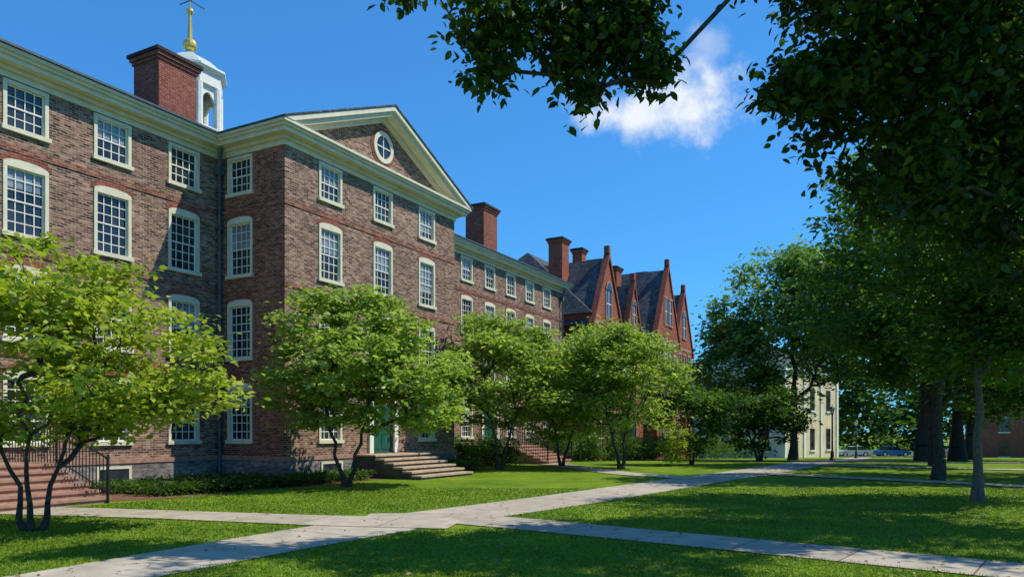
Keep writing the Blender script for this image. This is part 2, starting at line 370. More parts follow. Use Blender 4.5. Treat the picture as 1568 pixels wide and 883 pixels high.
def window(kind,c,a,z0,z1,w,arched,cols=4,rows=6):
    T=trim;G=glz;Mu=muls;Ar=arch
    h=w/2; f=.10
    obx(T,kind,c,a-h,a-h+f,z0+.07,z1-f,-.10,.035); obx(T,kind,c,a+h-f,a+h,z0+.07,z1-f,-.10,.035)
    obx(T,kind,c,a-h,a+h,z1-f,z1,-.10,.038)
    obx(T,kind,c,a-h-.05,a+h+.05,z0-.05,z0+.07,-.12,.09)
    gi0,gi1,gz0,gz1=a-h+f,a+h-f,z0+.07,z1-f
    zm=(gz0+gz1)/2
    k=random.random()
    def q(za,zb,o,mi):
        pts=[(gi0,za),(gi1,za),(gi1,zb),(gi0,zb)]
        if kind=='f': G.poly([(x,c-o,z) for x,z in pts],mi)
        else: G.poly([(c-o,x,z) for x,z in pts][::-1],mi)
    zb=gz1-(gz1-gz0)*random.choice([.3,.45,.5,.7])
    if k<.45: q(zb,gz1,-.085,1); q(gz0,zb,-.085,0)
    else: q(gz0,gz1,-.085,0)
    s=.04
    for (za,zb,o) in ((zm-.02,gz1,-.045),(gz0,zm+.02,-.062)):
        obx(Mu,kind,c,gi0,gi0+s,za+s,zb-s,o-.02,o); obx(Mu,kind,c,gi1-s,gi1,za+s,zb-s,o-.02,o)
        obx(Mu,kind,c,gi0,gi1,za,za+s,o-.02,o); obx(Mu,kind,c,gi0,gi1,zb-s,zb,o-.02,o)
        nr=rows//2
        for i in range(1,cols):
            x=gi0+(gi1-gi0)*i/cols; obx(Mu,kind,c,x-.013,x+.013,za+s,zb-s,o-.018,o-.004)
        for j in range(1,nr):
            z=za+(zb-za)*j/nr; obx(Mu,kind,c,gi0+s,gi1-s,z-.013,z+.013,o-.017,o-.006)
    if arched:
        R=8; rise=.13
        def arc(aa,rs,z): return [(aa*math.cos(math.pi*t/R)*-1+a, z+rs*math.sin(math.pi*t/R)) for t in range(R+1)]
        low=arc(h,rise,z1+.001); up=arc(h+.10,rise+.22,z1+.001)
        pts=list(reversed(low))
        def ext(mb,pts,o0,o1):
            if kind=='f':
                mb.poly([(x,c-o1,z) for x,z in pts][::-1],0)
                for i in range(len(pts)): x0,zz0=pts[i];x1,zz1=pts[(i+1)%len(pts)]; mb.poly([(x0,c-o1,zz0),(x0,c-o0,zz0),(x1,c-o0,zz1),(x1,c-o1,zz1)],0)
            else:
                mb.poly([(c-o1,x,z) for x,z in pts],0)
                for i in range(len(pts)): x0,zz0=pts[i];x1,zz1=pts[(i+1)%len(pts)]; mb.poly([(c-o1,x0,zz0),(c-o0,x0,zz0),(c-o0,x1,zz1),(c-o1,x1,zz1)],0)
        ext(T,pts,-.01,.032)
        for i in range(R):
            ext(Ar,[up[i+1],up[i],low[i],low[i+1]],-.01,.016)
ROWS=[(1.32,3.2,True,6),(4.12,6.02,True,6),(6.92,8.82,True,6),(9.70,11.0,False,4)]
WU_L=[-16.3,-13.82,-11.34,-8.88,-6.40,-3.92,-1.44]; WU_R=[11.25,13.7,16.15,18.62,21.1,23.58,26.05]; WU_P=[2.16,5.1,8.04]
w=1.18
def ops(cols,skip=()):
    return [(a-w/2,a+w/2,r[0],r[1]) for k,a in enumerate(cols) for ri,r in enumerate(ROWS) if (k,ri) not in skip]
ZT=11.3
dL=(-8.88-.75,-8.88+.75,.9,3.3); dR=(18.62-.75,18.62+.75,.9,3.3); dP=(4.45,5.75,.86,3.25)
wallgrid(walls,'f',3.05,-18.1,0,-3,ZT,ops(WU_L,{(3,0)})+[dL],0)
wallgrid(walls,'f',3.05,10.2,28.4,-3,ZT,ops(WU_R,{(3,0)})+[dR],0)
wallgrid(walls,'f',0,0,10.2,-3,ZT,ops(WU_P,{(1,0)})+[dP],0)
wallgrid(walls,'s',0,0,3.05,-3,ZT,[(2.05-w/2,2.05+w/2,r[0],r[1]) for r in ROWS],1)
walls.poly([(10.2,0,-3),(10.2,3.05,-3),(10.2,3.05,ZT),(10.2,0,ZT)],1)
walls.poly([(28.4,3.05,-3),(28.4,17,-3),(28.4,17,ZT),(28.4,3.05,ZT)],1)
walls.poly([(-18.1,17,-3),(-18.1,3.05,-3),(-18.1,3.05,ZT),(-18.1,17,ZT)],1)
walls.poly([(28.4,17,-3),(-18.1,17,-3),(-18.1,17,ZT),(28.4,17,ZT)],0)
for cols,c,kind in ((WU_L,3.05,'f'),(WU_R,3.05,'f'),(WU_P,0,'f'),([2.05],0,'s')):
    for k,a in enumerate(cols):
        for ri,r in enumerate(ROWS):
            if ri==0 and ((cols is WU_L and k==3) or (cols is WU_R and k==3) or (cols is WU_P and k==1)): continue
            window(kind,c,a,r[0],r[1],w,r[2],4,r[3])
walls.poly([(0.0,0.0,11.55),(10.2,0,11.55),(5.1,0,13.8)],0)
# belts
for zb in (9.13,6.43,3.68):
    walls.box(-18.1,-.035,3.02,3.04,zb,zb+.15,1); walls.box(10.235,28.4,3.02,3.04,zb,zb+.15,1)
    walls.box(-.03,10.23,-.03,-.004,zb,zb+.15,1); walls.box(-.03,-.004,-.004,3.045,zb,zb+.15,1)
# foundation + water table
stone.box(-18.1,-.06,2.98,3.04,-3,.72,0); stone.box(10.26,28.46,2.98,3.04,-3,.72,0)
stone.box(-.06,10.26,-.06,-.003,-3,.72,0); stone.box(-.06,-.003,-.003,3.04,-3,.72,0)
stone.box(-18.1,-.09,2.95,3.045,.722,.86,1); stone.box(10.29,28.49,2.95,3.045,.722,.86,1)
stone.box(-.09,4.35,-.09,-.004,.722,.86,1); stone.box(5.85,10.29,-.09,-.004,.722,.86,1); stone.box(-.09,-.004,-.003,3.04,.722,.86,1)
# basement lights
for a in (-3.92,2.16,8.04,-6.4):
    c_=3.05 if a<0 else 0
    trim.box(a-.55,a+.55,c_-.10,c_-.065,.12,.2); trim.box(a-.55,a-.47,c_-.10,c_-.065,.2,.56); trim.box(a+.47,a+.55,c_-.10,c_-.065,.2,.56); trim.box(a-.55,a+.55,c_-.10,c_-.065,.56,.64)
    glz.poly([(a-.47,c_-.075,.2),(a+.47,c_-.075,.2),(a+.47,c_-.075,.56),(a-.47,c_-.075,.56)],0)
# cornice
for (o,z0,z1) in ((.05,11.04,11.2),(.16,11.202,11.32),(.42,11.322,11.45),(.50,11.452,11.54),(.58,11.542,11.63)):
    trim.box(-18.1-o,-o,3.05-o,3.5,z0,z1); trim.box(10.2+o,28.4+o,3.05-o,3.5,z0,z1)
    trim.box(-o,10.2+o,-o,3.6,z0,z1); trim.box(28.4,28.4+o,3.502,17,z0,z1)
zt=11.634; m_=.434
for sgn in (1,-1):
    def uu(x): return 5.1-sgn*(5.1-x)
    for (x0,dz0,dz1,v0) in ((-.58,0,.17,-.6),(-.58,.172,.34,-.48),(-.3,.342,.52,-.16)):
        e=-.58
        pl=[(e+dz0/m_,zt),(5.1,zt+m_*5.68-dz0),(5.1,zt+m_*5.68-dz1),(e+dz1/m_,zt)]
        pl=[(uu(a),z) for a,z in pl]
        if sgn==1: pl=pl[::-1]
        trim.prism_xz(pl,v0,.03,0)
# oculus
def ring(mb,cx,cz,r0,r1,v0,v1,n=28):
    for i in range(n):
        a0=2*math.pi*i/n;a1=2*math.pi*(i+1)/n
        c0,s0,c1,s1=math.cos(a0),math.sin(a0),math.cos(a1),math.sin(a1)
        A_=[(cx+r0*c0,cz+r0*s0),(cx+r1*c0,cz+r1*s0),(cx+r1*c1,cz+r1*s1),(cx+r0*c1,cz+r0*s1)]
        mb.poly([(x,v0,z) for x,z in A_]); mb.poly([(A_[1][0],v0,A_[1][1]),(A_[1][0],v1,A_[1][1]),(A_[2][0],v1,A_[2][1]),(A_[2][0],v0,A_[2][1])])
        mb.poly([(A_[3][0],v0,A_[3][1]),(A_[3][0],v1,A_[3][1]),(A_[0][0],v1,A_[0][1]),(A_[0][0],v0,A_[0][1])])
oz=12.62
ring(trim,5.1,oz,.43,.60,-.07,.0); ring(arch,5.1,oz,.603,.74,-.02,.0)
glz.poly([(5.1+.45*math.cos(t),-.02,oz+.45*math.sin(t)) for t in [2*math.pi*i/24 for i in range(24)]],0)
muls.box(5.08,5.12,-.04,-.025,oz-.43,oz+.43); muls.box(4.67,5.53,-.043,-.022,oz-.02,oz+.02)
# roofs
sl=.42; er=11.64
roof.poly([(-18.7,2.42,er),(29.0,2.42,er),(21.4,10,er+sl*7.58),(-11,10,er+sl*7.58)])
roof.poly([(29.0,2.42,er),(29.0,17.6,er),(21.4,10,er+sl*7.58)])
roof.poly([(29.0,17.6,er),(-18.7,17.6,er),(-11,10,er+sl*7.58),(21.4,10,er+sl*7.58)])
roof.poly([(-18.7,17.6,er),(-18.7,2.42,er),(-11,10,er+sl*7.58)])
zr=zt+m_*5.68
for sgn in (1,-1):
    e=5.1-sgn*5.72; q=[(e,-.64,zt-.002),(5.1,-.64,zr+.012),(5.1,9.5,zr+.012),(e,9.5,zt-.002)]
    roof.poly(q if sgn==-1 else q[::-1])
    q2=[(e,-.64,zt+.05),(5.1,-.64,zr+.07),(5.1,9.5,zr+.07),(e,9.5,zt+.05)]; roof.poly(q2 if sgn==-1 else q2[::-1])
    roof.poly([(e,-.64,zt-.002),(e,-.64,zt+.05),(5.1,-.64,zr+.07),(5.1,-.64,zr+.012)]); roof.poly([(e,-.64,zt-.002),(e,9.5,zt-.002),(e,9.5,zt+.05),(e,-.64,zt+.05)])
roof.box(-18.7,-.62,2.40,2.44,11.635,11.70,1); roof.box(10.82,29.0,2.40,2.44,11.635,11.70,1)
for k in range(70):
    x=-18+k*.25
    roof.box(x,x+.13,2.62,2.66,er+.06,er+.15,1)
# chimneys
def chimney(u0,u1,v0,v1,z0,z1,mb=chim):
    mb.box(u0,u1,v0,v1,z0,z1-.42,0)
    for k,(o,za,zb) in enumerate(((.05,z1-.418,z1-.30),(.11,z1-.298,z1-.18),(.17,z1-.178,z1-.06))): mb.box(u0-o,u1+o,v0-o,v1+o,za,zb,1 if k==2 else 0)
    mb.box(u0-.05,u1+.05,v0-.05,v1+.05,z1-.058,z1,1)
chimney(-.93,.62,5,6.35,11.8,15.05); chimney(21.3,22.95,5,6.3,11.8,15.6); chimney(9.6,11.1,5.3,6.6,11.8,15.0); chimney(-12,-10.5,5,6.3,11.8,15.2)
walls.obj('brick_walls',[M_brick,M_side],UH); trim.obj('cream_trim_and_cornice',[M_trim],UH); glz.obj('window_panes',[M_glass,M_blind],UH)
muls.obj('window_sashes',[M_white],UH); arch.obj('brick_window_arches',[M_brickred],UH); stone.obj('stone_foundation',[M_stone,M_brownstone],UH)
roof.obj('slate_roof',[M_slate,M_copper],UH); chim.obj('chimneys',[M_brickred,M_cap],UH)
# cupola
cu=MB()
o8=math.pi/8
cu.box(3.5,6.7,9.4,12.6,13.2,14.75,0)
D_=-.2
cu.lathe((5.1,11,D_),[(1.62,14.95),(1.62,15.12),(1.45,15.2),(1.45,15.5)],8,0,o8)
for i in range(8):
    t=o8+2*math.pi*i/8; px,py=5.1+1.3*math.cos(t),11+1.3*math.sin(t)
    cu.cyl((px,py,15.25),(px,py,17.15),.17,.17,8,0)
    t2=t+math.pi*2/8; qx,qy=5.1+1.3*math.cos(t2),11+1.3*math.sin(t2)
    n_=Vector(((px+qx)/2-5.1,(py+qy)/2-11,0)).normalized(); R_=10
    A0=Vector((px,py,0));A1=Vector((qx,qy,0))
    pts=[]
    for k in range(R_+1):
        s_=k/R_; zz=16.5+.36*math.sin(math.pi*s_)
        x_=A0.lerp(A1,.14+.72*s_); pts.append((x_,zz))
    for k in range(R_):
        a,b_=pts[k],pts[k+1]
        for o in (.0,.1):
            q=[(a[0]-n_*o),(b_[0]-n_*o)]
            cu.poly([(q[0].x,q[0].y,a[1]),(q[1].x,q[1].y,b_[1]),(q[1].x,q[1].y,17.25),(q[0].x,q[0].y,17.25)])
        cu.poly([(a[0].x,a[0].y,a[1]),(b_[0].x,b_[0].y,b_[1]),((b_[0]-n_*.1).x,(b_[0]-n_*.1).y,b_[1]),((a[0]-n_*.1).x,(a[0]-n_*.1).y,a[1])])
cu.lathe((5.1,11,D_),[(1.2,17.3),(1.45,17.35),(1.45,17.9),(1.58,17.95),(1.66,18.05),(1.66,18.14),(1.45,18.2),(1.38,18.2)],8,0,o8)
cu.lathe((5.1,11,D_),[(1.38,18.2),(1.22,18.42),(.95,18.65),(.62,18.84),(.33,18.98),(.16,19.12),(.12,19.25)],8,1,o8)
M_dome=noise_mat('cupola_dome',(.40,.46,.42),(.52,.58,.54),2,.5,.05)
cu.obj('cupola',[M_white,M_dome],UH)
g=MB()
def sph(mb,c,r,n=14):
    mb.lathe((c[0],c[1],c[2]),[(max(r*math.sin(math.pi*i/10),0),-r*math.cos(math.pi*i/10)) for i in range(11)],n)
sph(g,(5.1,11,19.25),.31); g.cyl((5.1,11,19.45),(5.1,11,20.75),.12,.06,8); sph(g,(5.1,11,20.8),.16); g.cyl((5.1,11,20.9),(5.1,11,22.2),.035,.02,6)
g.obj('gilded_finial',[M_gold],UH,True)
vn=MB(); vn.cyl((4.3,11,21.3),(5.9,11,21.3),.02,.02,6); vn.cyl((5.1,10.3,21.3),(5.1,11.7,21.3),.02,.02,6)
vn.prism_xz([(4.4,21.8),(5.8,21.8),(6.1,22.0),(5.6,21.92),(4.7,21.95)],10.99,11.01); vn.obj('weathervane',[M_iron],UH)
# downspouts
ds=MB()
for (u_,v_) in ((-.16,2.88),(10.36,2.88),(28.2,2.9)):
    ds.cyl((u_,v_,10.6),(u_,v_,.25),.055,.055,10); ds.cyl((u_,v_,10.6),(u_-.15,v_-.25,11.3),.06,.07,8)
    ds.box(u_-.12,u_+.12,v_-.1,v_+.1,10.45,10.75)
    for z in (2,4.2,6.4,8.6): ds.box(u_-.075,u_+.075,v_-.07,v_+.15,z,z+.05)
ds.cyl((-.16,2.88,.26),(-.3,2.6,.12),.055,.055,8)
ds.obj('downspouts',[M_copper],UH)
# doors
dr=MB()
def door(uc,c,z0,z1,hw):
    dr.box(uc-hw,uc+hw,c+.10,c+.14,z0,z1,0)
    for x in (uc-hw+.1,uc+.06):
        for za,zb in ((z0+.15,z0+.75),(z0+.9,z0+1.85)): dr.box(x,x+hw-.16,c+.08,c+.099,za,zb,0)
    dr.box(uc-hw+.08,uc+hw-.08,c+.085,c+.099,z1-.42,z1-.08,2)
    for s_ in (-1,1): dr.box(uc+s_*(hw+.0),uc+s_*(hw+.22),c-.09,c+.0-.002,z0,z1,1)
    dr.box(uc-hw-.26,uc+hw+.26,c-.12,c-.002,z1+.002,z1+.3,1); dr.box(uc-hw-.36,uc+hw+.36,c-.24,c-.002,z1+.302,z1+.4,1)
    dr.box(uc-.03,uc+.0,c+.05,c+.08,z0+1,z0+1.1,3)
door(5.1,0,.86,3.0,.65); door(-8.88,3.05,.9,3.05,.75); door(18.62,3.05,.9,3.05,.75)
dr.obj('doors',[M_door,M_white,M_glass,M_gold],UH)
# stairs
def stair(name,u0,u1,vtop,n,tr,H,land,mat,side,rails=True):
    E=empty(name,(CX,CY,0),A); mb=MB(); rh=H/n
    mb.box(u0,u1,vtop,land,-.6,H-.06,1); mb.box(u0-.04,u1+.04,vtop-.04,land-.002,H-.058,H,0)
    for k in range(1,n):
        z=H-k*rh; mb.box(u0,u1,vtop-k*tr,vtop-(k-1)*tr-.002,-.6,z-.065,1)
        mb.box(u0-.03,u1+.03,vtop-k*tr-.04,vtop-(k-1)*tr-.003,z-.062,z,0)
    mb.obj('treads',[mat,side],E)
    if rails:
        rb=MB()
        for u_ in (u0+.06,u1-.06):
            end=vtop-(n-1)*tr
            rb.cyl((u_,vtop,H+.9),(u_,end-.05,rh+.9),.022,.022,6); rb.cyl((u_,land,H+.9),(u_,vtop,H+.9),.022,.022,6)
            rb.cyl((u_,vtop,H+.1),(u_,end-.05,rh+.1),.014,.014,6)
            rb.cyl((u_,end-.05,0),(u_,end-.05,rh+1.0),.03,.03,8); rb.cyl((u_,vtop,H),(u_,vtop,H+1.0),.03,.03,8)
            L_=vtop-end; nb=int(L_/.13)
            for i in range(nb): 
                v_=end+L_*i/nb; z=rh+(H-rh)*i/nb; rb.box(u_-.009,u_+.009,v_-.009,v_+.009,z,z+.9)
            nb=int((land-vtop)/.13)
            for i in range(nb): v_=vtop+.13*i; rb.box(u_-.009,u_+.009,v_-.009,v_+.009,H,H+.9)
        rb.obj('iron_railing',[M_iron],E)
    return E
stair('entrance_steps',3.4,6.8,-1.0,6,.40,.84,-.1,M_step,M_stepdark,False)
stair('entrance_steps',-10.9,-6.9,.7,6,.40,.9,2.94,M_brownstone,M_brownstone)
stair('entrance_steps',17.0,20.2,.7,6,.40,.9,2.94,M_brownstone,M_brownstone)
# ------------------------------------------------------------ victorian hall (terracotta)
SH=empty('victorian_brick_hall',(CX,CY,0),A)
w2=MB(); r2=MB(); t2=MB(); g2=MB(); m2=MB(); c2=MB()
w2.box(31,56,2,16,-4,10.0,0)
def gable(u0,u1,v0,zE,zA,back,wins):
    uc=(u0+u1)/2
    w2.prism_xz([(u0,-4),(u1,-4),(u1,zE),(uc,zA-.25),(u0,zE)],v0,back-.01,0)
    k=(zA-zE)/(uc-u0)
    for s_ in (1,-1):
        x=lambda a:uc-s_*(uc-a)
        q=[(x(u0-.25),v0+.3,zE-.25*k+.06),(uc,v0+.3,zA-.15),(uc,back,zA-.15),(x(u0-.25),back,zE-.25*k+.06)]
        r2.poly(q)
        pl=[(x(u0-.3),zE-.3*k-.05),(uc,zA-.1),(uc,zA+.28),(x(u0-.3),zE-.3*k+.33)]
        if s_==-1: pl=pl[::-1]
        w2.prism_xz(pl,v0-.12,v0+.32,1)
        w2.box(x(u0-.3)-.25,x(u0-.3)+.25,v0-.15,v0+.35,zE-.3*k-.45,zE-.3*k+.12,1)
    w2.box(uc-.18,uc+.18,v0-.1,v0+.28,zA+.2,zA+.75,1)
    for (a,b_,z0,z1,ar) in wins: 
        g2.box(a,b_,v0-.02,v0+.05,z0,z1,0)
        t2.box(a-.12,a,v0-.06,v0-.003,z0,z1); t2.box(b_,b_+.12,v0-.06,v0-.003,z0,z1); t2.box(a-.16,b_+.16,v0-.10,v0-.004,z0-.15,z0-.002); t2.box(a-.14,b_+.14,v0-.08,v0-.004,z1+.002,z1+.2)
        m2.box((a+b_)/2-.03,(a+b_)/2+.03,v0-.04,v0-.022,z0,z1); m2.box(a,b_,v0-.043,v0-.024,(z0+z1)/2-.03,(z0+z1)/2+.03)
        if ar:
            R_=8; hw=(b_-a)/2
            pts=[(a+hw+ (hw)*math.cos(math.pi*t/R_),z1+hw*1.1*math.sin(math.pi*t/R_)) for t in range(R_+1)]
            g2.poly([(x_,v0-.09,z_) for x_,z_ in pts])
            for i in range(R_): 
                o=lambda p:(a+hw+(p[0]-a-hw)*1.25,z1+(p[1]-z1)*1.25)
                t2.poly([(pts[i][0],v0-.1,pts[i][1]),(o(pts[i])[0],v0-.1,o(pts[i])[1]),(o(pts[i+1])[0],v0-.1,o(pts[i+1])[1]),(pts[i+1][0],v0-.1,pts[i+1][1])])
def rows(us,zs): return [(u_-.4,u_+.4,z0,z1,False) for u_ in us for z0,z1 in zs]
Z3=[(6.9,8.9),(3.5,5.6),(.2,2.2)]
gable(31,36.4,1.7,9.6,14.5,9,[(33.2,34.2,10.0,12.0,True)]+rows([32.2,33.7,35.2],Z3))
gable(37.3,40.2,1.5,9.9,13.4,8,[(38.4,39.1,10.2,11.6,True)]+rows([38.75],Z3))
gable(43.2,49.6,1.0,10.2,16.0,10,[(45.3,46.1,11.0,13.2,False),(46.7,47.5,11.0,13.2,False)]+rows([44.4,45.6,47.0,48.4],[(7.2,9.6)]+Z3[1:]))
gable(50.6,56.2,1.5,9.9,15.0,9,[(52.9,53.9,10.6,12.6,True)]+rows([51.8,53.4,55.0],Z3))
for u_ in (41.2,42.4): 
    g2.box(u_-.4,u_+.4,1.95,1.99,3.5,5.6); g2.box(u_-.4,u_+.4,1.95,1.99,6.9,8.9)
r2.poly([(30.8,1.8,10),(56.3,1.8,10),(53,8.5,15.6),(34,8.5,15.6)]); r2.poly([(56.3,1.8,10),(56.3,16.2,10),(53,8.5,15.6)])
r2.poly([(30.8,16.2,10),(30.8,1.8,10),(34,8.5,15.6)]); r2.poly([(56.3,16.2,10),(30.8,16.2,10),(34,8.5,15.6),(53,8.5,15.6)])
for z in (3.0,6.2,9.4): 
    t2.box(30.95,56.05,1.93,1.97,z,z+.2)
    for (a,b_,v_) in ((31,36.4,1.7),(37.3,40.2,1.5),(43.2,49.6,1.0),(50.6,56.2,1.5)): t2.box(a-.03,b_+.03,v_-.05,v_-.005,z,z+.2)
for a in ((31.9,33.1,4.6,5.7,15.9),(35.6,36.4,4.6,5.4,15.9),(38.6,39.9,4.2,5.4,15.6),(41.6,42.8,4,5.2,15.6),(49.6,50.7,4,5,16.6)): chimney(a[0],a[1],a[2],a[3],9,a[4],c2)
w2.obj('terracotta_walls',[M_terra,M_terra],SH); r2.obj('slate_gables',[M_slate],SH); t2.obj('stone_bands',[M_brownstone],SH); g2.obj('windows',[M_glass],SH); m2.obj('window_bars',[M_white],SH); c2.obj('chimneys',[M_terra,M_cap],SH)
# ------------------------------------------------------------ stucco temple-front hall
a2=math.atan2(12,11.3)
TH=empty('cream_stucco_hall',(30.9,85,0),a2)
t=MB(); Ls,Wd=16.5,11.6
t.box(0,Ls,0,Wd,-4,8.6,0)
t.poly([(-.004,Wd,-4),(-.004,0,-4),(-.004,0,8.6),(-.004,Wd,8.6)],1)
t.box(-.35,Ls+.35,-.35,Wd+.35,8.602,9.3,2)
t.poly([(-.3,-.3,9.3),(-.3,Wd/2,12.2),(-.3,Wd+.3,9.3)],1)
t.poly([(Ls+.3,-.3,9.3),(Ls+.3,Wd+.3,9.3),(Ls+.3,Wd/2,12.2)],1)
t.poly([(-.6,-.6,9.32),(Ls+.6,-.6,9.32),(Ls+.6,Wd/2,12.45),(-.6,Wd/2,12.45)],3); t.poly([(Ls+.6,Wd+.6,9.32),(-.6,Wd+.6,9.32),(-.6,Wd/2,12.45),(Ls+.6,Wd/2,12.45)],3)
for s_ in (0,1):
    y0,y1=(-.6,Wd/2) if s_==0 else (Wd+.6,Wd/2)
    t.poly([(-.61,y0,8.95),(-.61,y1,12.05),(-.61,y1,12.5),(-.61,y0,9.35)],2)
t.box(.8,2.2,7,8.3,10,13.6,4)
for x in (0,Ls-.6): t.box(x,x+.6,-.14,-.003,-4,8.6,2)
for x in (5.4,10.6): t.box(x,x+.5,-.14,-.003,-4,8.6,2)
for z0 in (-.6,4.2):
    for x in (3,8.2,13.3): t.box(x-.7,x+.7,-.03,-.002,z0,z0+2.6,5); t.box(x-.85,x+.85,-.16,-.003,z0-.2,z0-.02,2)
    for y in (2.4,5.8,9.2): t.box(-.05,-.006,y-.65,y+.65,z0,z0+2.6,5); t.box(-.14,-.007,y-.8,y+.8,z0-.2,z0-.02,2)
t.obj('walls_roof_and_openings',[M_cream,M_plaster,M_white,M_slate,M_brickred,M_glass],TH)
# distant brick hall right
BH=empty('distant_brick_hall',(58,92,-2),math.radians(-20))
t=MB(); t.box(0,34,0,10,-2,9,0); t.box(-.3,34.3,-.3,10.3,9.002,9.5,1); t.poly([(-.4,-.4,9.52),(34.4,-.4,9.52),(34.4,5,12.6),(-.4,5,12.6)],2); t.poly([(34.4,10.4,9.52),(-.4,10.4,9.52),(-.4,5,12.6),(34.4,5,12.6)],2)
for z in (.6,3.6,6.4):
    for k in range(12): x=1.6+k*2.75; t.box(x,x+1.1,-.04,-.002,z,z+1.8,3); t.box(x-.1,x+1.2,-.09,-.003,z-.15,z-.01,1)
t.obj('walls_and_roof',[M_terra,M_white,M_slate,M_glass],BH)
# road and kerb, far street
rd=MB(); y0,y1=103,110
rd.box(-10,160,y0,y1,gz(103)-1.2,gz(103)+.01,0); rd.obj('road',[M_asphalt])
kb=MB(); kb.box(-10,160,y0-.2,y0-.002,gz(103)-1,gz(103)+.13,0); kb.obj('kerb',[mc])
# mulch bed by the left wing
ml=MB()
pm=[W2(u_,v_) for u_,v_ in ((-6.6,-1.0),(-5.0,-1.75),(-.5,-1.6),(4,-1.5),(11,-1.5),(11,2.9),(-.1,2.9),(-6.6,2.9))]
ml.poly([(x,y,.008) for x,y in pm],0); ml.obj('mulch_bed',[M_mulch])
# ------------------------------------------------------------ street lamps, cars
def lamp(x,y,h=3.9):
    E=empty('street_lamp',(x,y,gz(y))); m=MB()
    m.lathe((0,0,0),[(0,-.1),(.2,-.1),(.2,.12),(.14,.2),(.12,.6),(.07,.75),(.055,h-.75),(.09,h-.7),(.05,h-.66),(.12,h-.6)],12)
    m.obj('post',[M_iron],E,False)
    q=MB(); q.lathe((0,0,0),[(.12,h-.6),(.2,h-.2),(.2,h-.18)],6); q.obj('lantern_glass',[M_white],E)
    c=MB(); c.lathe((0,0,0),[(.24,h-.2),(.24,h-.16),(.1,h-.03),(.03,h),(.02,h+.12),(0,h+.14)],6); c.obj('lantern_cap',[M_iron],E)
lamp(24.4,57,4.1); lamp(36.8,80,4.1); lamp(47,66,4.1)
def car(x,y,rot,col,suv=False):
    E=empty('parked_car',(x,y,gz(103)+.01),rot)
    mp=noise_mat('car_paint',col,tuple(c*1.1 for c in col),2,.25,0,spec=.6)
    b=MB(); hgt=.25 if suv else 0
    prof=[(-2.2,.3),(2.2,.3),(2.25,.6),(2.15,.78),(1.25,.92),(-1.9,.98+hgt*.3),(-2.2,.85),(-2.25,.55)]
    b.prism_xz(prof,-.88,.88,0)
    b.prism_xz([(-1.7,.96),(1.1,.93),(.45,1.42+hgt),(-1.15,1.46+hgt)],-.72,.72,1)
    b.prism_xz([(-1.15,1.462+hgt),(.45,1.422+hgt),(.3,1.47+hgt),(-1.0,1.5+hgt)],-.7,.7,0)
    for s_ in (-1,1):
        b.box(-.35,-.27,s_*.72,s_*.735,.95,1.44+hgt,0)
        for wx in (-1.4,1.4): b.cyl((wx,s_*.70,.34),(wx,s_*.90,.34),.34,.34,18,2); b.cyl((wx,s_*.90,.34),(wx,s_*.915,.34),.2,.18,12,3)
        b.box(2.2,2.27,s_*.55,s_*.82,.62,.76,3)
    o=b.obj('body_and_wheels',[mp,M_glass,M_iron,M_white],E)
    bv=o.modifiers.new('b','BEVEL'); bv.width=.04; bv.segments=2
for k,(x,c_,s_) in enumerate(((47.5,(.6,.6,.6),0),(53,(.05,.16,.42),0),(58.6,(.7,.7,.7),1),(64.5,(.03,.03,.035),1),(71,(.35,.02,.02),0))): car(x,104.3,0 if k%2 else math.pi,c_,s_)
# ------------------------------------------------------------ trees
make_tree('dogwood_tree',(-8.15,12.75),[(.2,.1,3.0,2.75,2.4,1.5,205),(.0,0,4.3,1.9,1.8,.8,65),(1.5,.2,2.4,1.7,1.3,.8,60),(-1.2,0,2.4,1.6,1.5,.9,45)],.9,.08,L_yel,per=50,cr=.34,flat=.33,L=.14,droop=.1,seed=11,stems=3,thr=-.06,nscale=.9,top=2.6,hexa=True,wob=.015)
make_tree('dogwood_tree',(-5.07,22.9),[(.6,0,3.7,3.0,2.6,1.9,260),(-.3,0,5.3,1.9,1.6,1.0,75),(2.0,0,2.7,1.9,1.6,1.1,75),(-1,0,3,1.6,1.5,1.2,50)],1.2,.11,L_dog,per=54,cr=.43,flat=.28,L=.185,droop=.1,seed=12,stems=2,thr=-.08,nscale=.85,top=3.2,wob=.015)
make_tree('dogwood_tree',(-.54,32.5),[(.1,0,4.1,3.1,2.7,2.4,250),(.0,0,5.8,2.2,1.8,1.2,80)],1.5,.12,L_dog,per=50,cr=.52,flat=.28,L=.225,seed=13,stems=2,thr=-.12,nscale=.75,top=3.4,wob=.015)
make_tree('dogwood_tree',(2.4,36.0),[(.3,0,3.7,2.7,2.3,2.5,190)],1.3,.11,L_dog,per=48,cr=.52,flat=.28,L=.225,seed=14,stems=2,thr=-.14,nscale=.75,top=3.2,wob=.015)
make_tree('dogwood_tree',(4.9,33.6),[(.2,0,4.2,2.9,2.4,2.4,250),(-.9,0,5.5,1.8,1.6,1.3,75)],1.4,.12,L_dog,per=48,cr=.5,flat=.38,L=.205,seed=15,stems=2,thr=-.12,nscale=.8,top=3.6,wob=.015)
make_tree('magnolia_tree',(9.2,38.5),[(0,0,3.1,2.0,1.8,2.1,150)],.9,.1,L_mid,per=44,cr=.45,flat=.5,L=.22,seed=16,stems=2,top=2.6)
make_tree('magnolia_tree',(15.2,46),[(-.2,0,2.8,3.2,2.8,2.1,220)],1.0,.12,L_dark,per=42,cr=.55,flat=.4,L=.25,seed=17,stems=3,top=2.4)
